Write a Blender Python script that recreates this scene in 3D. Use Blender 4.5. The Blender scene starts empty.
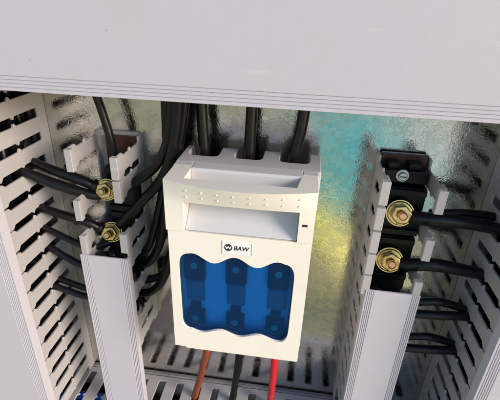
import bpy, bmesh, math, random
from mathutils import Vector, Matrix
random.seed(7)
S = 0.02                      # one slot pitch of the wiring ducts = 20 mm
scene = bpy.context.scene
COL = scene.collection

# ---------------------------------------------------------------- camera
cam_d = bpy.data.cameras.new("camera")
cam = bpy.data.objects.new("camera", cam_d); COL.objects.link(cam)
cam_d.sensor_width = 36.0
cam_d.lens = 36.0 * 406.53 / 500.0
cam_d.clip_start = 0.01; cam_d.clip_end = 500
_r = Vector((0.99049505, 0.13323866, 0.03416166))
_u = Vector((-0.09048462, 0.44411456, 0.89138925))
_f = Vector((-0.10359582, 0.88600774, -0.45194932))
M = Matrix((_r, _u, -_f)).transposed().to_4x4()
M.translation = Vector((5.78410085, -15.89055457, 16.76094268)) * S
cam.matrix_world = M
scene.camera = cam

# ---------------------------------------------------------------- light
SUN = Vector((0.84, -0.46, 0.37)).normalized()       # towards the sun
w = bpy.data.worlds.new("World"); scene.world = w; w.use_nodes = True
nt = w.node_tree; bg = nt.nodes["Background"]
sky = nt.nodes.new("ShaderNodeTexSky"); sky.sky_type = 'NISHITA'; sky.sun_disc = False
sky.sun_elevation = math.asin(SUN.z); sky.sun_rotation = math.atan2(SUN.x, SUN.y)
sky.air_density = 1.0; sky.dust_density = 0.6; sky.ozone_density = 2.5
nt.links.new(sky.outputs[0], bg.inputs[0]); bg.inputs[1].default_value = 0.15
sd = bpy.data.lights.new("sun", 'SUN'); sd.energy = 2.4; sd.angle = math.radians(24); sd.color = (1.0, 0.87, 0.74)
so = bpy.data.objects.new("sun", sd); COL.objects.link(so)
so.rotation_euler = (-SUN).to_track_quat('-Z', 'Y').to_euler(); so.location = SUN * 5
scene.view_settings.view_transform = 'Standard'; scene.view_settings.look = 'None'
scene.view_settings.gamma = 1.0; scene.view_settings.use_curve_mapping = False
scene.view_settings.exposure = 0.68

# ---------------------------------------------------------------- materials
def mat(name, col, rough=.45, metal=0., vary=.06, vscale=120., bump=0., bscale=600., spec=.5, grime=None, gscale=35., gamt=.5):
    m = bpy.data.materials.new(name); m.use_nodes = True
    t = m.node_tree; b = t.nodes["Principled BSDF"]
    b.inputs["Roughness"].default_value = rough; b.inputs["Metallic"].default_value = metal
    b.inputs["Specular IOR Level"].default_value = spec
    tc = t.nodes.new("ShaderNodeTexCoord")
    n = t.nodes.new("ShaderNodeTexNoise"); n.inputs["Scale"].default_value = vscale; n.inputs["Detail"].default_value = 5
    t.links.new(tc.outputs["Object"], n.inputs["Vector"])
    mx = t.nodes.new("ShaderNodeMix"); mx.data_type = 'RGBA'
    mx.inputs["A"].default_value = tuple(c * (1 - vary) for c in col) + (1,)
    mx.inputs["B"].default_value = tuple(min(1, c * (1 + vary)) for c in col) + (1,)
    t.links.new(n.outputs["Fac"], mx.inputs["Factor"])
    out = mx.outputs["Result"]
    if grime:
        g = t.nodes.new("ShaderNodeTexNoise"); g.inputs["Scale"].default_value = gscale; g.inputs["Detail"].default_value = 8
        t.links.new(tc.outputs["Object"], g.inputs["Vector"])
        rp = t.nodes.new("ShaderNodeMapRange"); rp.inputs["From Min"].default_value = .56; rp.inputs["From Max"].default_value = .74
        rp.inputs["To Max"].default_value = gamt
        t.links.new(g.outputs["Fac"], rp.inputs["Value"])
        m2 = t.nodes.new("ShaderNodeMix"); m2.data_type = 'RGBA'
        t.links.new(rp.outputs[0], m2.inputs["Factor"]); t.links.new(out, m2.inputs["A"]); m2.inputs["B"].default_value = grime + (1,)
        out = m2.outputs["Result"]
    t.links.new(out, b.inputs["Base Color"])
    mr = t.nodes.new("ShaderNodeMapRange"); mr.inputs["To Min"].default_value = rough * .8; mr.inputs["To Max"].default_value = min(1, rough * 1.25)
    t.links.new(n.outputs["Fac"], mr.inputs["Value"]); t.links.new(mr.outputs[0], b.inputs["Roughness"])
    if bump:
        n2 = t.nodes.new("ShaderNodeTexNoise"); n2.inputs["Scale"].default_value = bscale; n2.inputs["Detail"].default_value = 3
        t.links.new(tc.outputs["Object"], n2.inputs["Vector"])
        bp = t.nodes.new("ShaderNodeBump"); bp.inputs["Strength"].default_value = bump; bp.inputs["Distance"].default_value = .001
        t.links.new(n2.outputs["Fac"], bp.inputs["Height"]); t.links.new(bp.outputs[0], b.inputs["Normal"])
    return m

def add_specks(m, scale=55., size=.035, col=(.12, .11, .11)):
    """a few tiny dark dirt specks and dust marks scattered over a surface"""
    t = m.node_tree; b = t.nodes["Principled BSDF"]; L = t.links.new
    src = b.inputs["Base Color"].links[0].from_socket
    tc = t.nodes.new("ShaderNodeTexCoord")
    v = t.nodes.new("ShaderNodeTexVoronoi"); v.inputs["Scale"].default_value = scale; L(tc.outputs["Object"], v.inputs["Vector"])
    se = t.nodes.new("ShaderNodeSeparateColor"); L(v.outputs["Color"], se.inputs[0])
    a = t.nodes.new("ShaderNodeMath"); a.operation = 'LESS_THAN'; L(v.outputs["Distance"], a.inputs[0]); a.inputs[1].default_value = size
    c = t.nodes.new("ShaderNodeMath"); c.operation = 'GREATER_THAN'; L(se.outputs[0], c.inputs[0]); c.inputs[1].default_value = .45
    d = t.nodes.new("ShaderNodeMath"); d.operation = 'MULTIPLY'; L(a.outputs[0], d.inputs[0]); L(c.outputs[0], d.inputs[1])
    e = t.nodes.new("ShaderNodeMath"); e.operation = 'MULTIPLY'; L(d.outputs[0], e.inputs[0]); L(se.outputs[1], e.inputs[1])
    mx = t.nodes.new("ShaderNodeMix"); mx.data_type = 'RGBA'; L(e.outputs[0], mx.inputs["Factor"]); L(src, mx.inputs["A"]); mx.inputs["B"].default_value = col + (1,)
    # faint scuffs: long thin streaks
    mp = t.nodes.new("ShaderNodeMapping"); mp.inputs["Scale"].default_value = (6, 60, 60); mp.inputs["Rotation"].default_value = (0, .5, 0); L(tc.outputs["Object"], mp.inputs[0])
    n = t.nodes.new("ShaderNodeTexNoise"); n.inputs["Scale"].default_value = 3; n.inputs["Detail"].default_value = 4; L(mp.outputs[0], n.inputs["Vector"])
    r = t.nodes.new("ShaderNodeMapRange"); r.inputs["From Min"].default_value = .66; r.inputs["From Max"].default_value = .74; r.inputs["To Max"].default_value = .22; L(n.outputs["Fac"], r.inputs["Value"])
    m2 = t.nodes.new("ShaderNodeMix"); m2.data_type = 'RGBA'; L(r.outputs[0], m2.inputs["Factor"]); L(mx.outputs["Result"], m2.inputs["A"]); m2.inputs["B"].default_value = (.74, .72, .72, 1)
    L(m2.outputs["Result"], b.inputs["Base Color"])

def plate_material():
    m = bpy.data.materials.new("galvanised_steel"); m.use_nodes = True
    t = m.node_tree; b = t.nodes["Principled BSDF"]; L = t.links.new
    b.inputs["Metallic"].default_value = 1.0
    tc = t.nodes.new("ShaderNodeTexCoord")
    # spangle crystals with wandering borders: each has its own tone, gloss and slight tilt
    wob = t.nodes.new("ShaderNodeTexNoise"); wob.inputs["Scale"].default_value = 230; wob.inputs["Detail"].default_value = 2
    L(tc.outputs["Object"], wob.inputs["Vector"])
    vm = t.nodes.new("ShaderNodeVectorMath"); vm.operation = 'SCALE'; vm.inputs["Scale"].default_value = .010
    L(wob.outputs["Color"], vm.inputs[0])
    va = t.nodes.new("ShaderNodeVectorMath"); va.operation = 'ADD'; L(tc.outputs["Object"], va.inputs[0]); L(vm.outputs[0], va.inputs[1])
    vo = t.nodes.new("ShaderNodeTexVoronoi"); vo.inputs["Scale"].default_value = 190; L(va.outputs[0], vo.inputs["Vector"])
    ve = t.nodes.new("ShaderNodeTexVoronoi"); ve.feature = 'DISTANCE_TO_EDGE'; ve.inputs["Scale"].default_value = 190; L(va.outputs[0], ve.inputs["Vector"])
    sep = t.nodes.new("ShaderNodeSeparateColor"); L(vo.outputs["Color"], sep.inputs[0])
    mx = t.nodes.new("ShaderNodeMix"); mx.data_type = 'RGBA'
    mx.inputs["A"].default_value = (.60, .60, .57, 1); mx.inputs["B"].default_value = (.73, .73, .69, 1)
    L(sep.outputs[0], mx.inputs["Factor"]); L(mx.outputs["Result"], b.inputs["Base Color"])
    mr = t.nodes.new("ShaderNodeMapRange"); mr.inputs["To Min"].default_value = .10; mr.inputs["To Max"].default_value = .19
    L(sep.outputs[1], mr.inputs["Value"]); L(mr.outputs[0], b.inputs["Roughness"])
    wv = t.nodes.new("ShaderNodeTexNoise"); wv.inputs["Scale"].default_value = 620; wv.inputs["Detail"].default_value = 2
    mp = t.nodes.new("ShaderNodeMapping"); mp.inputs["Scale"].default_value = (1.6, 1, .45); L(tc.outputs["Object"], mp.inputs[0]); L(mp.outputs[0], wv.inputs["Vector"])
    ed = t.nodes.new("ShaderNodeMapRange"); ed.inputs["From Max"].default_value = .16; ed.inputs["To Max"].default_value = .8; L(ve.outputs[0], ed.inputs["Value"])
    ad = t.nodes.new("ShaderNodeMath"); ad.operation = 'ADD'; L(wv.outputs["Fac"], ad.inputs[0]); L(ed.outputs[0], ad.inputs[1])
    bp = t.nodes.new("ShaderNodeBump"); bp.inputs["Strength"].default_value = .055; bp.inputs["Distance"].default_value = .001
    # the zinc lies coarser on the upper part of the sheet and smoother below
    sz = t.nodes.new("ShaderNodeSeparateXYZ"); L(tc.outputs["Object"], sz.inputs[0])
    zr = t.nodes.new("ShaderNodeMapRange"); zr.interpolation_type = 'SMOOTHSTEP'
    zr.inputs["From Min"].default_value = 7.0 * S; zr.inputs["From Max"].default_value = 10.5 * S; zr.inputs["To Min"].default_value = .28; zr.inputs["To Max"].default_value = 1.0
    L(sz.outputs[2], zr.inputs["Value"])
    mu = t.nodes.new("ShaderNodeMath"); mu.operation = 'MULTIPLY'; L(ad.outputs[0], mu.inputs[0]); L(zr.outputs[0], mu.inputs[1])
    L(mu.outputs[0], bp.inputs["Height"]); L(bp.outputs[0], b.inputs["Normal"])
    return m

def window_material():
    m = bpy.data.materials.new("blue_clear_plastic"); m.use_nodes = True
    t = m.node_tree; b = t.nodes["Principled BSDF"]; L = t.links.new
    b.inputs["Base Color"].default_value = (.003, .13, .50, 1); b.inputs["Roughness"].default_value = .12
    tr = t.nodes.new("ShaderNodeBsdfTransparent"); tr.inputs[0].default_value = (.34, .76, 1.0, 1)
    mix = t.nodes.new("ShaderNodeMixShader"); mix.inputs[0].default_value = .09
    L(tr.outputs[0], mix.inputs[1]); L(b.outputs[0], mix.inputs[2])
    gl = t.nodes.new("ShaderNodeBsdfGlossy"); gl.inputs["Roughness"].default_value = .08
    fr = t.nodes.new("ShaderNodeFresnel"); fr.inputs[0].default_value = 1.28
    m2 = t.nodes.new("ShaderNodeMixShader"); L(fr.outputs[0], m2.inputs[0]); L(mix.outputs[0], m2.inputs[1]); L(gl.outputs[0], m2.inputs[2])
    L(m2.outputs[0], t.nodes["Material Output"].inputs[0])
    return m

PVC = mat("grey_pvc", (.40, .375, .375), .40, vary=.04, bump=.06, bscale=900, grime=(.34, .31, .29), gscale=30, gamt=.35)
COVER = mat("grey_pvc_cover", (.49, .462, .505), .38, vary=.03, bump=.04, bscale=700, grime=(.45, .42, .42), gscale=22, gamt=.25)
add_specks(COVER)
add_specks(PVC, 70)
GREYCASE = mat("grey_housing_plastic", (.53, .495, .51), .45, vary=.04, bump=.08, bscale=1200)
CREAM = mat("cream_plastic", (.80, .745, .645), .38, vary=.025, bump=.05, bscale=900, grime=(.66, .60, .48), gscale=26, gamt=.25)
WHITE = mat("white_plastic", (.56, .545, .545), .4, vary=.02, bump=.05, bscale=900)
BLACKC = mat("black_cable_sheath", (.007, .006, .007), .3, vary=.25, vscale=200, bump=.12, bscale=500, spec=.32)
BLACK = mat("black_moulded_plastic", (.005, .0045, .005), .4, spec=.3, vary=.2, bump=.1)
SHADOW = mat("dark_slot_plastic", (.03, .03, .03), .6)
REDBOARD = mat("red_brown_board", (.055, .016, .012), .3, vary=.3, vscale=90)
ZINC = mat("yellow_zinc", (.56, .41, .17), .24, 1.0, vary=.35, vscale=220, bump=.12, bscale=600, grime=(.24, .12, .05), gscale=170, gamt=.85)
STEEL = mat("bright_steel", (.62, .60, .58), .25, 1.0, vary=.1)
COPPER = mat("copper_stud", (.58, .32, .16), .3, 1.0, vary=.15)
ORANGE = mat("brown_orange_sheath", (.21, .045, .012), .4, vary=.12, bump=.08)
RED = mat("red_sheath", (.62, .012, .022), .36, vary=.1, bump=.08)
BLUEC = mat("blue_sheath", (.012, .12, .55), .4, vary=.1)
DARKW = mat("dark_grey_sheath", (.006, .0065, .0065), .42, spec=.15, vary=.2, bump=.08)
PLATE = plate_material()
WINDOW = window_material()
LINKG = mat("grey_fuse_body", (.20, .21, .22), .5)
DIM = mat("dull_screw_metal", (.55, .55, .55), .3, 1.0)
RIM = mat("dark_blue_rim", (.004, .02, .07), .3)
INK = mat("black_ink", (.02, .02, .022), .5)
LABELW = mat("label_white", (.82, .80, .77), .35, vary=.02)
BOARD = mat("pale_inner_plastic", (.78, .80, .82), .5)
GROUND = mat("dry_ground", (.46, .40, .21), .9, vary=.25, vscale=3, grime=(.16, .17, .06), gscale=1.2, gamt=.8)
PALE = mat("added_off_white_sheet", (.90, .82, .62), .6, vary=.06, vscale=6)
TEAL = mat("added_teal_sheet", (.12, .62, .53), .6, vary=.1, vscale=8)
YELLOW = mat("added_yellow_board", (1.0, .80, .08), .3, vary=.08, vscale=8)

# ---------------------------------------------------------------- helpers
def thing(name, label, cat, loc=(0, 0, 0), group=None):
    o = bpy.data.objects.new(name, None); COL.objects.link(o); o.empty_display_size = .02
    o.location = Vector(loc) * S; o['label'] = label; o['category'] = cat
    if group: o['group'] = group
    return o

def tag(o, label, cat, group=None):
    o['label'] = label; o['category'] = cat
    if group: o['group'] = group
    return o

def origin(o):
    v = Vector((0, 0, 0))
    while o is not None: v = v + o.location; o = o.parent
    return v

class MB:
    """collects shapes (in slot-pitch units, scene coordinates) and links them as ONE mesh object"""
    def __init__(s): s.bm = bmesh.new()
    def face(s, vs):
        try: return s.bm.faces.new(vs)
        except ValueError: return None
    def box(s, x0, x1, y0, y1, z0, z1):
        v = [s.bm.verts.new((x, y, z)) for x in (x0, x1) for y in (y0, y1) for z in (z0, z1)]
        for f in ((0, 1, 3, 2), (4, 6, 7, 5), (0, 4, 5, 1), (2, 3, 7, 6), (0, 2, 6, 4), (1, 5, 7, 3)): s.face([v[i] for i in f])
        return s
    def prism(s, pts, fn, t0, t1):
        """outline pts (a,b) extruded from t0 to t1; fn(a,b,t) -> (x,y,z)"""
        A = [s.bm.verts.new(fn(a, b, t0)) for a, b in pts]; B = [s.bm.verts.new(fn(a, b, t1)) for a, b in pts]
        s.face(A[::-1]); s.face(B); n = len(pts)
        for i in range(n): s.face((A[i], A[(i + 1) % n], B[(i + 1) % n], B[i]))
        return s
    def holed(s, outer, hole, fn, t0, t1):
        for t, flip in ((t0, 1), (t1, 0)):
            eds = []
            rings = []
            for pts in (outer, hole):
                vs = [s.bm.verts.new(fn(a, b, t)) for a, b in pts]; rings.append(vs)
                for i in range(len(vs)): eds.append(s.bm.edges.new((vs[i], vs[(i + 1) % len(vs)])))
            bmesh.ops.triangle_fill(s.bm, edges=eds, use_beauty=True)
            if t == t0: first = rings
            else:
                for ra, rb in zip(first, rings):
                    for i in range(len(ra)):
                        j = (i + 1) % len(ra); s.face((ra[i], ra[j], rb[j], rb[i]))
        return s
    def cyl(s, c, axis, r, h, n=24, r2=None, cap=True):
        c = Vector(c); q = Vector(axis).normalized().to_track_quat('Z', 'Y'); r2 = r if r2 is None else r2
        A = [s.bm.verts.new(c + q @ Vector((r * math.cos(2 * math.pi * i / n), r * math.sin(2 * math.pi * i / n), 0))) for i in range(n)]
        B = [s.bm.verts.new(c + q @ Vector((r2 * math.cos(2 * math.pi * i / n), r2 * math.sin(2 * math.pi * i / n), h))) for i in range(n)]
        for i in range(n): s.face((A[i], A[(i + 1) % n], B[(i + 1) % n], B[i]))
        if cap: s.face(A[::-1]); s.face(B)
        return s
    def tube(s, pts, r, n=14, sub=8):
        P = [Vector(p) for p in pts]; R = r if isinstance(r, (list, tuple)) else [r] * len(P)
        out = []; rad = []
        for i in range(len(P) - 1):
            p0 = P[max(i - 1, 0)]; p1 = P[i]; p2 = P[i + 1]; p3 = P[min(i + 2, len(P) - 1)]
            for k in range(sub):
                t = k / sub; t2 = t * t; t3 = t2 * t
                out.append(.5 * ((2 * p1) + (p2 - p0) * t + (2 * p0 - 5 * p1 + 4 * p2 - p3) * t2 + (3 * p1 - p0 - 3 * p2 + p3) * t3))
                rad.append(R[i] * (1 - t) + R[i + 1] * t)
        out.append(P[-1]); rad.append(R[-1])
        up = Vector((0.3, 1, 0.2)); prev = None
        for i, c in enumerate(out):
            d = (out[min(i + 1, len(out) - 1)] - out[max(i - 1, 0)]).normalized()
            a = d.cross(up).normalized(); b = d.cross(a).normalized()
            ring = [s.bm.verts.new(c + (a * math.cos(2 * math.pi * k / n) + b * math.sin(2 * math.pi * k / n)) * rad[i]) for k in range(n)]
            if prev:
                for k in range(n): s.face((prev[k], prev[(k + 1) % n], ring[(k + 1) % n], ring[k]))
            else: s.face(ring[::-1])
            prev = ring
        s.face(prev)
        return s
    def build(s, name, m, parent=None, bevel=0., seg=2, smooth=False, loc=None):
        bm = s.bm
        bmesh.ops.recalc_face_normals(bm, faces=bm.faces[:])
        o0 = origin(parent) if parent else Vector((0, 0, 0))
        if loc is not None: o0 = Vector(loc) * S
        for v in bm.verts: v.co = v.co * S - o0
        me = bpy.data.meshes.new(name); bm.to_mesh(me); bm.free(); me.materials.append(m)
        o = bpy.data.objects.new(name, me); COL.objects.link(o)
        if parent: o.parent = parent
        elif loc is not None: o.location = o0
        if smooth:
            for p in me.polygons: p.use_smooth = True
            if smooth != 'all':
                try: me.set_sharp_from_angle(angle=math.radians(40))
                except Exception: pass
        if bevel:
            b = o.modifiers.new("bevel", 'BEVEL'); b.width = bevel * S; b.segments = seg; b.limit_method = 'ANGLE'; b.angle_limit = math.radians(35)
            b.harden_normals = False
        return o

# ---------------------------------------------------------------- the setting and the plate
GZ = -42.0
g = MB().box(-400, 420, -500, 200, GZ - 1, GZ).build("ground", GROUND); g['kind'] = 'structure'
tag(MB().box(-14, 28, .003, .16, GZ, 24).build("mounting_plate", PLATE, None, .02),
    "shiny galvanised steel mounting plate with spangled finish behind the ducts and the switch", "metal plate")
# unseen sheets and board, added to tint what the plate mirrors
tag(MB().box(13, 52, -300, -98, GZ + .005, GZ + .12).build("added_reflection_sheet", TEAL),
    "unseen teal sheet added in front of the panel for the plate to reflect", "plastic sheet")
yb = MB().box(-4.5, 4.5, -17, 17, -.4, .4).build("added_reflection_board", YELLOW)  # board invented out of view for the yellow reflection in the plate
tag(yb, "unseen yellow board added in front of the panel for the plate to reflect", "board")
yb.rotation_euler = Vector((.40, .28, .82)).to_track_quat('Z', 'Y').to_euler(); yb.location = Vector((18.8, -60, GZ + 8.6)) * S
tag(MB().box(54, 130, -230, -105, GZ + .005, GZ + .12).build("added_reflection_sheet", PALE),  # pale sheet added out of view to brighten the plate's right-hand reflection
    "unseen off white sheet added in front of the panel for the plate to reflect", "plastic sheet")

# ---------------------------------------------------------------- wiring ducts
def comb(fingers, a0, a1, Hi, Hm, Ho, Hf, hs=.315, nub=.115, gap=.028):
    """outline (a along the duct, d depth) of a slotted side wall; fingers = centre positions ascending"""
    pts = [(a0, 0)]
    first = True
    pts_up = []
    ht = .5 - gap - .012
    rj = random.Random(int(a1 * 10) + len(fingers))
    for i, c in enumerate(fingers):
        c = c + rj.uniform(-.018, .018)
        L = [(c - hs - .05, Hi), (c - hs, Hi + .06), (c - hs, Hm - .10), (c - hs - nub, Hm - .02), (c - hs - nub, Hm + .02), (c - hs, Hm + .10), (c - hs, Ho - .14), (c - ht, Ho), (c - ht, Hf)]
        Rr = [(2 * c - a, d) for a, d in reversed(L)]
        pts_up += L + Rr
    return [(a0, 0), (a0, Hi)] + pts_up + [(a1, Hi), (a1, 0)]

def wall_z(mb, fingers, a0, a1, x, th, H):      # vertical duct wall: a = z
    mb.prism(comb(fingers, a0, a1, *H), lambda a, d, t: (t, -.006 - d, a), x, x + th); return mb
def wall_x(mb, fingers, a0, a1, z, th, H, back=0.):      # horizontal duct wall: a = x
    mb.prism(comb(fingers, a0, a1, *H), lambda a, d, t: (a, -.006 - max(d, back), t), z, z + th); return mb

def cover_profile(w, fl, rib_off, rib_step, nrib, th=.11):
    """cross-section (p across, d outwards) of a snap-on cover, ribbed along both edges"""
    def top(pl, pr):
        pts = [(pl, 0)]
        for k in range(nrib):
            c = rib_off + k * rib_step; g = rib_step * .22
            pts += [(c - g, 0), (c - g * .5, -.035), (c + g * .5, -.035), (c + g, 0)]
        return pts
    L = top(0, w)
    Rr = [(w - p, d) for p, d in reversed(L)]
    return [(0, -fl)] + L + Rr + [(w, -fl), (w - th, -fl), (w - th, -th), (th, -th), (th, -fl)]

HB = (.55, 2.07, 3.42, 3.84)        # big ducts
def frange(c0, n, step=-1.0): return [c0 + step * k for k in range(n)]

# left duct
d = thing("wiring_duct", "tall grey slotted wiring duct along the left edge, its slotted wall facing right", "wiring duct", (-6.8, 0, -3), "slotted wiring ducts around the plate")
fz = sorted([9.62 + 4 - k for k in range(17)])
wall_z(MB(), fz, -3.08, 13.95, -5.09, .10, HB).build("side_wall", PVC, d, .02, 1)
wall_z(MB(), fz, -3.08, 13.95, -8.95, .10, HB).build("side_wall", PVC, d, .02, 1)
MB().box(-8.84, -5.10, -.14, -.006, -3.08, 13.9).build("base", PVC, d)
MB().prism(cover_profile(4.1, .44, .10, .085, 5), lambda a, dd, t: (-8.98 + a, -4.23 + -dd, t), -3.06, 13.72).build("cover", COVER, d, .02, 2)
# right duct
d = thing("wiring_duct", "tall grey slotted wiring duct along the right edge, its shaded slotted wall facing left", "wiring duct", (15.3, 0, -3), "slotted wiring ducts around the plate")
fz = sorted([5.50 + 8 - k for k in range(17)])
wall_z(MB(), fz, -3.08, 13.95, 13.47, .10, HB).build("side_wall", PVC, d, .02, 1)
wall_z(MB(), fz, -3.08, 13.95, 17.33, .10, HB).build("side_wall", PVC, d, .02, 1)
MB().box(13.58, 17.32, -.14, -.006, -3.08, 13.9).build("base", PVC, d)
MB().prism(cover_profile(4.1, .44, .10, .085, 5), lambda a, dd, t: (13.41 + a, -4.23 + -dd, t), -3.06, 13.72).build("cover", COVER, d, .02, 2)
# bottom duct
d = thing("wiring_duct", "long grey slotted wiring duct along the bottom, taking the orange, black and red wires", "wiring duct", (4.2, 0, -7.2), "slotted wiring ducts around the plate")
fx = [-8.62 + 1.03 * k + .02 for k in range(26)]
fx = [-.095 - 1.03 * 8 + 1.03 * k for k in range(26)]
wall_x(MB(), fx, -9.0, 18.2, -3.21, .10, HB, .24).build("side_wall", PVC, d, .02, 1)
wall_x(MB(), fx, -9.0, 18.2, -7.2, .10, HB).build("side_wall", PVC, d, .02, 1)
MB().box(-9.0, 18.2, -.14, -.006, -7.09, -3.22).build("base", PVC, d)
MB().prism(cover_profile(4.1, .44, .14, .2, 4), lambda a, dd, t: (t, -4.23 - dd, -7.25 + a), -9.0, 18.2).build("cover", COVER, d, .02, 2)
# top duct
d = thing("wiring_duct", "wide pale grey wiring duct across the top, smooth cover with ribbed lower edge", "wiring duct", (4.2, 0, 13.9), "slotted wiring ducts around the plate")
wall_x(MB(), fx, -9.0, 18.2, 13.97, .10, HB).build("side_wall", PVC, d, .02, 1)
wall_x(MB(), fx, -9.0, 18.2, 18.9, .10, HB).build("side_wall", PVC, d, .02, 1)
MB().box(-9.0, 18.2, -.14, -.006, 14.08, 18.89).build("base", PVC, d)
MB().prism(cover_profile(5.2, .44, .10, .113, 4, .12), lambda a, dd, t: (t, -4.23 - dd, 13.83 + a), -9.0, 18.2).build("cover", COVER, d, .025, 2)

# narrow ducts
HN = (.45, 1.35, 2.12, 2.52)
def lips(mb, fingers, x0, x1):
    for c in fingers: mb.box(x0, x1, -2.76, -2.50, c - .45, c + .45)
    return mb
NF1R = [10.80, 9.84, 7.52, 6.57, 4.72, 2.9, 1.95]
NF1L = [10.98, 8.86, 7.25, 6.3, 5.35, 4.4, 3.45, 2.5]
NF2L = [10.76, 9.74, 8.76, 7.78, 6.80, 5.82, 4.84, 3.86, 2.88, 1.90, .92, -.06, -1.04]
NF2R = [10.60, 8.63, 6.75, 4.84, 3.86, 1.90, .92, -.06, -1.04]
d = thing("wiring_duct", "narrow grey wiring duct left of the switch, lower half covered, cables crossing its broken fingers", "wiring duct", (-1.75, 0, 1.4), "narrow ducts with terminals")
m = wall_z(MB(), sorted(NF1R), 1.42, 11.35, -.86, .09, HN); lips(m, NF1R[:3], -1.0, -.70).build("side_wall", PVC, d, .025, 1)
m = wall_z(MB(), sorted(NF1L), 1.42, 11.45, -2.71, .09, HN); lips(m, NF1L[:3], -2.74, -2.46).build("side_wall", PVC, d, .025, 1)
MB().box(-2.61, -.87, -.10, -.006, 1.45, 11.4).build("base", PVC, d)
MB().prism(cover_profile(2.06, .36, .07, .075, 4, .08), lambda a, dd, t: (-2.81 + a, -2.80 - dd, t), -2.9, 6.80).build("cover", COVER, d, .02, 2)
d = thing("wiring_duct", "narrow grey wiring duct right of the switch, lower half covered, bolted terminals showing above", "wiring duct", (9.95, 0, -2.9), "narrow ducts with terminals")
m = wall_z(MB(), sorted(NF2L), -3.0, 11.35, 8.98, .09, HN); lips(m, NF2L[:5], 8.76, 9.075).build("side_wall", PVC, d, .025, 1)
m = wall_z(MB(), sorted(NF2R), -3.0, 11.30, 10.90, .09, HN); lips(m, NF2R[:3], 10.68, 10.99).build("side_wall", PVC, d, .025, 1)
MB().box(9.08, 10.89, -.10, -.006, -3.0, 11.3).build("base", PVC, d)
MB().prism(cover_profile(2.06, .36, .07, .075, 4, .08), lambda a, dd, t: (8.95 + a, -2.80 - dd, t), -3.0, 6.62).build("cover", COVER, d, .02, 2)

# ---------------------------------------------------------------- terminals
def board(x0, x1, z0, z1, label):
    tag(MB().box(x0, x1, -.30, -.105, z0, z1).build("insulating_board", REDBOARD, None, .03, 2, loc=((x0 + x1) / 2, -.105, z0)), label, "insulating board", "boards behind the terminals")
board(-2.32, -.90, 5.2, 11.25, "red brown insulating board inside the narrow duct left of the switch")
board(9.10, 10.86, 5.2, 11.42, "red brown insulating board inside the narrow duct right of the switch")

def terminal(x, z, bx0, bx1, label, tilt=0., spin=0., k_=.88, low=1.0):
    t = thing("terminal_block", label, "terminal", (x, -.31, z), "bolted terminals in the narrow ducts")
    m = MB().box(bx0, bx1, -1.15, -.305, z - low, z + 1.0)
    m.box(bx0 + .03, bx1 - .03, -1.32, -1.149, z + .74, z + .985); m.box(bx0 + .03, bx1 - .03, -1.32, -1.149, z - .985, z - .74)
    m.build("block", BLACK, t, .03)
    ax = Vector((tilt, -1, .30)).normalized()
    b = Vector((x, -1.14, z))
    MB().cyl(b, ax, .30, .34, 20).build("collar", BLACK, t, .02)
    p = b + ax * .40
    w_ = MB().cyl(p, ax, .60 * k_, .07, 36); w_.cyl(p + ax * .069, ax, .55 * k_, .06, 36, .50 * k_)
    w_.build("washer", ZINC, t, .015, 2, True)
    n_ = MB(); q = ax.to_track_quat('Z', 'Y'); c0 = p + ax * .128
    hexp = [(.44 * k_ * math.cos(spin + i * math.pi / 3), .44 * k_ * math.sin(spin + i * math.pi / 3)) for i in range(6)]
    n_.prism(hexp, lambda a, b_, tt: c0 + q @ Vector((a, b_, tt)), 0, .32)
    n_.build("nut", ZINC, t, .045, 3, True)
    s_ = MB(); c1 = c0 + ax * .31
    for k in range(3): s_.cyl(c1 + ax * .075 * k, ax, .205 * k_, .04, 20, .185 * k_); s_.cyl(c1 + ax * (.075 * k + .0399), ax, .185 * k_, .0352, 20, .205 * k_)
    s_.cyl(c1 + ax * .2245, ax, .19 * k_, .05, 20, .13 * k_)
    s_.build("stud", COPPER if x > 5 else ZINC, t, 0, 1, True)
    return p
terminal(-1.92, 9.20, -2.05, -.92, "upper black terminal with yellow zinc bolt in the left narrow duct", .10, .3, .78)
terminal(-1.95, 7.15, -2.05, -.92, "lower black terminal with yellow zinc bolt just above the left narrow cover", .10, .1, .78)
terminal(9.92, 9.35, 9.12, 10.84, "upper black terminal with big zinc washer and copper stud in the right narrow duct", -.05, .2)
terminal(9.93, 7.18, 9.12, 10.84, "lower black terminal with zinc washer and copper stud just above the right narrow cover", -.05, .5, .9, 1.6)
t = thing("terminal_block", "small black terminal with a bright slotted screw at the top of the right duct", "terminal", (9.9, -.31, 10.7), "bolted terminals in the narrow ducts")
m = MB().box(9.16, 10.80, -1.0, -.305, 10.47, 10.98); m.box(9.3, 9.75, -.8, -.306, 10.97, 11.2); m.box(10.1, 10.6, -.8, -.306, 10.97, 11.2)
m.build("block", BLACK, t, .04)
m = MB().cyl((9.84, -.99, 10.80), (0, -1, .05), .25, .06, 28); m.cyl((9.84, -1.045, 10.80), (0, -1, .05), .18, .12, 24, .15)
sc = m.build("screw", DIM, t, .02, 2, True)
MB().box(9.72, 9.96, -1.18, -1.10, 10.785, 10.825).build("slot", INK, sc)

# ---------------------------------------------------------------- fuse switch
fs = thing("fuse_switch", "cream fuse switch with blue window and pull handle in the middle of the plate", "fuse switch", (4.0, 0, 2.6))
# grey housing with three cable notches open to the back and top
xs0, xs1 = 1.38, 6.72
def notch(a, b): return [(a, -.50), (a, -1.34), (a + .05, -1.47), (a + .17, -1.56), (b - .17, -1.56), (b - .05, -1.47), (b, -1.34), (b, -.50)]
plan = [(xs0, -2.30), (xs0, -.50)] + notch(1.62, 2.80) + notch(3.42, 4.50) + notch(5.16, 6.30) + [(xs1, -.50), (xs1, -2.30)]
m = MB().prism(plan, lambda a, b, t: (a, b, t), 9.6, 11.18); m.box(1.40, 6.70, -2.29, -.008, 2.6, 9.601)
m.build("housing", GREYCASE, fs, .04, 2)
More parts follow.
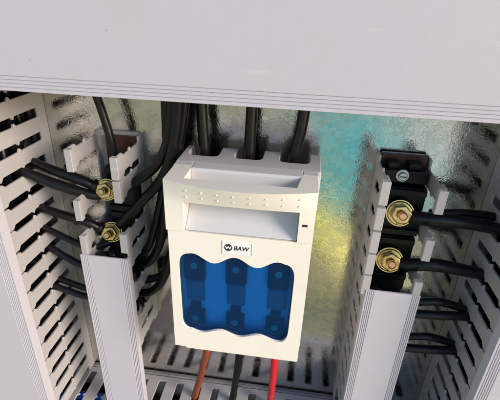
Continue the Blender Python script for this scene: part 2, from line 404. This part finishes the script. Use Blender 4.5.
# front panel with the wavy hole
def wavy(grow=0.):
    pts = []
    xl, xr, zb, zt = 1.83 - grow, 6.10 + grow, 4.62 - grow, 7.98 + grow
    n = 60
    xs = [xl + .40 + (xr - xl - .8) * i / n for i in range(n + 1)]
    ph = lambda x: math.cos(2 * math.pi * (x - 2.36) / 1.57)
    top = [(x, zt + .175 + .17 * ph(x)) for x in xs]
    bot = [(x, zb + .02 - .11 * math.cos(2 * math.pi * (x - 2.62) / 1.53)) for x in reversed(xs)]
    def corner(p, q, cx, cz, k=7):
        out = []
        for i in range(1, k):
            a = i / k; out.append(((1 - a) ** 2 * p[0] + 2 * a * (1 - a) * cx + a * a * q[0], (1 - a) ** 2 * p[1] + 2 * a * (1 - a) * cz + a * a * q[1]))
        return out
    rt, rb = (xr, zt - .35), (xr - .02, zb + .55); lb, lt = (xl + .03, zb + .55), (xl, zt - .35)
    pts = top + corner(top[-1], rt, xr, top[-1][1] - .02) + [rt, rb] + corner(rb, bot[0], xr - .02, bot[0][1]) + bot + corner(bot[-1], lb, xl + .03, bot[-1][1]) + [lb, lt] + corner(lt, top[0], xl, top[0][1] - .02)
    return pts
front = lambda a, b, t: (a, t, b)
outer = [(1.50, 9.235), (1.50, 3.66), (1.96, 3.64), (1.98, 3.58), (6.53, 3.58), (6.56, 3.64), (6.58, 9.235)]
m = MB().holed(outer, wavy(), front, -4.0, -3.88)
m.box(1.505, 1.63, -3.881, -2.32, 3.70, 9.23); m.box(6.45, 6.57, -3.881, -2.32, 3.70, 9.23); m.box(1.631, 6.449, -3.881, -2.32, 3.60, 3.72)
m.build("front_panel", CREAM, fs, .025, 2)
MB().prism(wavy(.07), front, -3.875, -3.80).build("window", WINDOW, fs)
MB().holed(wavy(.004), wavy(-.045), front, -3.90, -3.876).build("window_rim", RIM, fs)
# inside, behind the window
MB().box(1.64, 6.44, -3.42, -3.36, 3.75, 9.2).build("inner_board", BOARD, fs)
for cx in (2.32, 3.93, 5.53):
    c = MB().box(cx - .40, cx + .40, -3.66, -3.43, 6.85, 8.5); c.box(cx - .34, cx + .34, -3.72, -3.659, 6.95, 7.2)
    c = c.build("contact", BLACK, fs, .03)
    s_ = MB().cyl((cx, -3.659, 7.56), (0, -1, 0), .15, .08, 20); s_.build("screw", DIM, c, .02)
    f_ = MB().box(cx - .36, cx + .36, -3.56, -3.43, 5.75, 6.70); f_.build("fuse_link", LINKG, fs, .04)
    c = MB().box(cx - .36, cx + .36, -3.68, -3.43, 4.5, 5.3); c.box(cx - .2, cx + .2, -3.64, -3.43, 5.299, 5.66)
    c = c.build("contact", BLACK, fs, .03)
    s_ = MB().cyl((cx, -3.679, 4.98), (0, -1, 0), .15, .07, 20); s_.build("screw", DIM, c, .02)
# handle: side posts and a bulging bar, one slab with an opening
def grad(z): return .22 + .78 * (z - 10.44) / .76 if z >= 10.43 else max(0, .22 * (z - 9.8) / .64)
def bulge(x):
    t = (x - 4.02) / 2.56
    return .50 * max(0, 1 - t * t)
hx = [1.46, 1.55, 1.68, 1.82, 1.97, 2.119] + [2.12 + 3.94 * i / 24 for i in range(25)] + [6.061, 6.2, 6.33, 6.46, 6.58]
hz = [9.26, 9.8, 10.0, 10.2, 10.44, 10.62, 10.9, 11.2]
m = MB(); bm = m.bm
def inside(i, j):
    xc = (hx[i] + hx[i + 1]) / 2; return not (2.1195 < xc < 6.0605 and j < 4)
fv = {}; bv = {}
for i, x in enumerate(hx):
    for j, z in enumerate(hz):
        yf = -4.05 - bulge(x) * grad(z)
        yb = -3.84 if 2.12 <= x <= 6.06 else -2.75
        fv[i, j] = bm.verts.new((x, yf, z)); bv[i, j] = bm.verts.new((x, yb, z))
ni, nj = len(hx) - 1, len(hz) - 1
for i in range(ni):
    for j in range(nj):
        if not inside(i, j): continue
        m.face((fv[i, j], fv[i + 1, j], fv[i + 1, j + 1], fv[i, j + 1])); m.face((bv[i, j], bv[i, j + 1], bv[i + 1, j + 1], bv[i + 1, j]))
        for (di, dj, a, b) in ((-1, 0, (i, j), (i, j + 1)), (1, 0, (i + 1, j), (i + 1, j + 1)), (0, -1, (i, j), (i + 1, j)), (0, 1, (i, j + 1), (i + 1, j + 1))):
            ii, jj = i + di, j + dj
            if not (0 <= ii < ni and 0 <= jj < nj and inside(ii, jj)): m.face((fv[a], fv[b], bv[b], bv[a]))
bmesh.ops.delete(bm, geom=[v for v in bm.verts if not v.link_faces], context='VERTS')
hd = m.build("handle", CREAM, fs, .085, 4, True)
dots = MB()
for k in range(8):
    for zz in (10.96, 10.70):
        x = 2.28 + .535 * k
        dots.cyl((x, -4.035 - bulge(x) * grad(zz), zz), (0, -1, 0), .045, .05, 10, .02)
dots.build("grip_dots", CREAM, hd, 0, 1, True)
MB().box(6.18, 6.36, -4.062, -4.0, 9.90, 9.99).build("lock_slot", INK, hd)
# scooped recess behind the bar and the pale rim on top
prof = [(-3.97, 9.27), (-3.8, 9.42), (-3.5, 9.72), (-3.2, 10.1), (-3.05, 10.5), (-2.98, 10.9), (-2.96, 11.12), (-2.9, 11.21), (-2.34, 11.21), (-2.34, 9.27)]
MB().prism(prof, lambda a, b, t: (t, a, b), 2.125, 6.055).build("grip_recess", WHITE, fs, .03, 2)
MB().box(1.42, 2.118, -2.74, -2.34, 9.27, 11.205).build("lid_rim", WHITE, fs, .03, 2)
MB().box(6.062, 6.62, -2.74, -2.34, 9.27, 11.205).build("lid_rim", WHITE, fs, .03, 2)
# maker's plate
nm = MB().box(3.47, 4.53, -4.03, -3.99, 8.46, 9.02).build("name_plate", LABELW, fs, .012)
MB().box(4.505, 4.525, -4.033, -4.029, 8.49, 8.99).build("edge_line", DARKW, nm)
MB().cyl((3.69, -4.029, 8.76), (0, -1, 0), .145, .008, 32).build("emblem", INK, nm)
em = MB()
zig = [(-.10, .055), (-.055, -.055), (0, .05), (.055, -.055), (.10, .055)]
for (a, b), (c, e) in zip(zig, zig[1:]):
    dx, dz = c - a, e - b; L_ = math.hypot(dx, dz); nx, nz = -dz / L_ * .017, dx / L_ * .017
    em.prism([(a + nx, b + nz), (c + nx, e + nz), (c - nx, e - nz), (a - nx, b - nz)], lambda p, q, t: (3.69 + p, t, 8.76 + q), -4.041 - .0005 * zig.index((a, b)), -4.036)
em.build("emblem_mark", LABELW, nm)
fc = bpy.data.curves.new("lettering", 'FONT'); fc.body = "BAW"; fc.size = .235 * S; fc.shear = .2; fc.offset = .006 * S; fc.extrude = .003 * S; fc.align_x = 'LEFT'
fo = bpy.data.objects.new("lettering_curve", fc); COL.objects.link(fo)
bpy.context.view_layer.update()
me = bpy.data.meshes.new_from_object(fo.evaluated_get(bpy.context.evaluated_depsgraph_get()))
bpy.data.objects.remove(fo)
me.materials.clear(); me.materials.append(INK)
lo = bpy.data.objects.new("lettering", me); COL.objects.link(lo); lo.parent = nm
lo.rotation_euler = (math.radians(90), 0, 0); lo.location = Vector((3.875, -4.0335, 8.68)) * S - origin(nm)

# ---------------------------------------------------------------- cables
def cable(name, label, pts, r, m=BLACKC, cat="cable", group="black cables", lug=None, loc=None):
    root = MB().tube(pts, r).build(name, m, None, 0, 1, 'all', loc=pts[0])
    tag(root, label, cat, group)
    if lug:
        c, d_ = Vector(lug[0]), Vector(lug[1]).normalized()
        lg = MB().cyl(c, (0.05, -1, -.05), .42, .08, 24)
        q0, q1 = Vector(pts[0]), Vector(pts[1])
        if (q0 - c).length > (Vector(pts[-1]) - c).length: q0, q1 = Vector(pts[-1]), Vector(pts[-2])
        lg.tube([c + (q0 - c) * .5, q0, q0 + (q1 - q0) * .3], [.16, .2, .23], 14, 4)
        lg.build("lug", STEEL, root, .01, 1, True)
        MB().tube([q0 + (q1 - q0) * .22, q0 + (q1 - q0) * .6, q1, q1 + (q1 - q0) * .15], [.24, .285, .30, .29], 16, 5).build("heat_shrink", BLACK, root, 0, 1, 'all')
    return root
# left: from the slotted wall into the narrow duct
cable("power_cable", "black cable from the left wall to the upper left bolt, upper strand of the pair", [(-7.2, -1.2, 10.5), (-5.6, -1.35, 10.32), (-5.0, -1.45, 10.22), (-4.0, -1.62, 10.0), (-3.0, -1.62, 9.72), (-2.45, -1.52, 9.42), (-2.12, -1.45, 9.27)], [.2, .2, .2, .2, .22, .2, .16], lug=((-1.92, -1.47, 9.22), (1, 0, 0)))
cable("power_cable", "black cable from the left wall to the upper left bolt, lower strand of the pair", [(-7.2, -2.0, 10.3), (-5.6, -2.1, 10.16), (-5.0, -2.1, 10.05), (-4.2, -1.98, 9.68), (-3.2, -1.9, 9.36), (-2.5, -1.75, 9.12), (-2.1, -1.55, 9.02)], [.2, .2, .2, .22, .22, .2, .16])
cable("power_cable", "black cable sloping from the left wall to the lower left bolt beside the cover", [(-7.2, -1.4, 8.6), (-5.7, -1.55, 8.3), (-5.0, -1.62, 8.18), (-4.1, -1.7, 8.0), (-3.0, -1.7, 7.76), (-2.45, -1.56, 7.4), (-2.15, -1.46, 7.24)], [.19, .19, .19, .19, .2, .2, .16], lug=((-1.95, -1.47, 7.17), (1, 0, 0)))
cable("power_cable", "thin black cable dipping under the lower left bolt behind a broken finger", [(-7.2, -1.5, 7.6), (-5.7, -1.65, 7.3), (-4.95, -1.7, 7.2), (-3.9, -1.75, 6.78), (-3.0, -1.7, 6.45), (-2.3, -1.6, 6.6), (-1.7, -1.2, 6.9)], .15)
cable("power_cable", "black cable passing behind the top corner of the left narrow cover", [(-7.2, -1.5, 6.35), (-5.7, -1.6, 6.2), (-5.0, -1.6, 6.1), (-4.4, -1.62, 5.75), (-3.5, -1.6, 5.3), (-2.4, -1.5, 5.1), (-1.5, -1.2, 5.0)], .17)
cable("power_cable", "lowest black cable on the left, entering behind the narrow cover, upper strand", [(-7.2, -1.3, 4.4), (-5.7, -1.4, 4.3), (-5.0, -1.45, 4.22), (-4.3, -1.5, 4.06), (-3.6, -1.5, 3.9), (-2.4, -1.4, 3.8), (-1.5, -1.2, 3.8)], .15)
cable("power_cable", "lowest black cable on the left, entering behind the narrow cover, lower strand", [(-7.2, -1.9, 4.3), (-5.7, -1.9, 4.2), (-5.0, -1.9, 4.12), (-4.3, -1.85, 3.88), (-3.6, -1.8, 3.65), (-2.4, -1.6, 3.5), (-1.5, -1.3, 3.45)], .15)
cable("power_cable", "thin black cable curving down from the top duct into the left narrow duct", [(-2.15, -1.0, 14.4), (-2.08, -1.0, 13.2), (-1.9, -1.05, 12.5), (-1.68, -1.1, 11.5), (-1.62, -1.1, 10.7), (-1.6, -1.05, 10.2), (-1.6, -.9, 9.9)], .17)
# bundle left of the switch
cable("power_cable", "black cable from the top duct bending left to the upper left bolt", [(1.05, -1.25, 14.4), (1.02, -1.25, 13.1), (.92, -1.25, 12.2), (.6, -1.3, 11.1), (.1, -1.35, 10.35), (-.5, -1.4, 9.85), (-1.2, -1.4, 9.38), (-1.6, -1.4, 9.25)], .2)
cable("power_cable", "black cable from the top duct bending left to the lower left bolt", [(1.35, -1.5, 14.4), (1.32, -1.5, 13.1), (1.15, -1.5, 11.9), (.82, -1.5, 10.7), (.35, -1.5, 9.8), (-.25, -1.5, 9.1), (-1.0, -1.5, 8.2), (-1.55, -1.5, 7.6)], .2)
cable("power_cable", "long black cable hanging beside the switch into the side of the left narrow duct", [(.68, -.9, 14.4), (.66, -.95, 13.0), (.62, -1.0, 11.0), (.52, -1.1, 8.9), (.32, -1.2, 7.6), (.02, -1.2, 6.5), (-.5, -1.2, 5.6), (-1.3, -1.1, 5.2)], .19)
cable("power_cable", "longest black cable hanging against the left side of the switch", [(1.5, -.9, 14.4), (1.42, -1.0, 13.0), (1.12, -1.05, 11.2), (.92, -1.1, 8.9), (.66, -1.2, 6.6), (.2, -1.25, 4.9), (-.5, -1.2, 3.9), (-1.3, -1.1, 3.6)], .19)
cable("power_cable", "black cable at the back of the bundle beside the switch", [(1.05, -.45, 14.4), (1.0, -.45, 13.0), (.9, -.5, 11.0), (.75, -.55, 9.0), (.55, -.6, 7.2), (.35, -.7, 5.6), (-.1, -.8, 4.6), (-1.2, -.9, 4.2)], .19)
cable("power_cable", "black cable looping loosely down from the top duct past the broken fingers", [(.85, -.7, 14.4), (.82, -.7, 13.0), (.72, -.75, 11.6), (.5, -.8, 10.2), (.2, -.9, 8.8), (-.15, -1.0, 7.4), (-.6, -1.05, 6.2), (-1.3, -1.0, 5.6)], .18)
# into the switch
for x0, x1, wd in ((2.15, 2.02, "left"), (3.95, 3.97, "middle"), (5.68, 5.92, "right")):
    cable("supply_cable", "black cable dropping from the top duct into the %s notch of the switch" % wd, [(x1, -.75, 14.4), (x1, -.8, 13.2), ((x0 + x1) / 2 + (.05 if wd == "right" else 0), -.92, 12.2), (x0, -1.0, 11.2), (x0 - .03, -1.05, 10.2), (x0 - .03, -1.05, 9.62)], .225, group="supply cables into the switch")
# out of the switch
for x0, x1, mm, cn in ((2.42, 1.45, ORANGE, "brown orange"), (3.98, 3.52, DARKW, "black"), (5.66, 5.56, RED, "bright red")):
    cable("outgoing_wire", "%s wire from under the switch into the bottom duct" % cn, [(x0, -2.0, 2.58), (x0 - .02, -2.2, 1.6), (x0 * .7 + x1 * .3, -1.95, .2), (x0 * .35 + x1 * .65, -1.5, -1.5), (x1, -1.25, -3.0), (x1 - .05, -1.2, -4.2), (x1 - .1, -1.2, -5.5)], .175, mm, "wire", "wires below the switch")
# right
cable("power_cable", "thick black cable from the upper right bolt to the right wall", [(10.15, -1.5, 9.36), (10.6, -1.65, 9.38), (11.35, -1.75, 9.44), (12.4, -1.75, 9.42), (13.4, -1.7, 9.26), (14.2, -1.7, 9.1), (15.4, -1.6, 8.8)], [.2, .27, .28, .25, .24, .24, .24], lug=((9.92, -1.47, 9.37), (1, 0, 0)))
cable("power_cable", "black cable forking above the thick one into the same right slot", [(11.0, -1.5, 9.55), (11.8, -1.45, 9.62), (12.6, -1.35, 9.62), (13.4, -1.2, 9.5), (14.2, -1.2, 9.3), (15.4, -1.2, 9.0)], .17)
cable("power_cable", "thick black cable from the lower right bolt to the right wall", [(10.1, -1.5, 7.2), (10.6, -1.66, 7.22), (11.4, -1.75, 7.42), (12.4, -1.72, 7.33), (13.4, -1.7, 7.18), (14.2, -1.7, 7.0), (15.4, -1.6, 6.8)], [.2, .26, .28, .25, .24, .24, .24], lug=((9.93, -1.47, 7.2), (1, 0, 0)))
for z0, lab in ((5.1, "upper"), (3.12, "lower")):
    cable("power_cable", "back strand of the %s cable pair right of the narrow cover" % lab, [(10.2, -1.35, z0 + .0), (11.1, -1.5, z0 + .14), (12.2, -1.55, z0 + .36), (13.0, -1.5, z0 + .2), (13.5, -1.5, z0 + .06), (14.1, -1.5, z0 + .0), (15.2, -1.4, z0)], .17)
    cable("power_cable", "front strand of the %s cable pair right of the narrow cover" % lab, [(10.2, -1.6, z0 - .32), (11.2, -1.78, z0 - .22), (12.4, -1.82, z0 - .12), (13.3, -1.8, z0 - .05), (14.1, -1.8, z0 - .08), (15.2, -1.7, z0 - .2)], .19)
# a blue wire inside the bottom duct, seen through a slot at lower left
cable("control_wire", "blue wire glimpsed through the slots of the bottom duct at lower left", [(-8.5, -2.0, -4.0), (-6.0, -1.9, -3.75), (-4.4, -1.7, -3.7), (-3.4, -1.6, -4.0), (-2.6, -1.5, -5.2)], .2, BLUEC, "wire", None)

# wires lying inside the big ducts, seen as dark mass through the slots
def bundle(label, axis, c0, c1, lo, hi, n=26):
    m = MB(); rnd = random.Random(3)
    for k in range(n):
        u = rnd.uniform(c0[0], c0[1]); v = rnd.uniform(c1[0], c1[1]); r = rnd.uniform(.16, .27); pts = []
        for i in range(9):
            t = lo + (hi - lo) * i / 8
            a = min(c0[1], max(c0[0], u + rnd.uniform(-.35, .35))); b = min(c1[1], max(c1[0], v + rnd.uniform(-.3, .3)))
            pts.append((a, b, t) if axis == 'z' else (t, b, a))
        m.tube(pts, r, 8, 3)
    o = m.build("wire_bundle", BLACKC, None, 0, 1, 'all', loc=pts[0]); tag(o, label, "wires", "wire bundles inside the ducts")
bundle("bundle of black wires inside the left duct, seen through its slots", 'z', (-8.4, -5.42), (-3.3, -.5), -2.6, 13.6)
bundle("bundle of black wires inside the right duct, seen through its slots", 'z', (13.9, 17.0), (-3.3, -.5), -2.6, 13.6)
bundle("bundle of black wires inside the bottom duct, seen through its slots", 'x', (-6.6, -4.3), (-3.3, -.5), -8.6, 17.8)
bundle("bundle of black wires inside the left narrow duct, seen through its broken fingers", 'z', (-2.3, -1.15), (-2.2, -.5), 1.8, 6.4, 10)
bundle("bundle of black wires inside the right narrow duct behind its cover", 'z', (9.4, 10.55), (-2.2, -.5), -2.8, 5.6, 10)
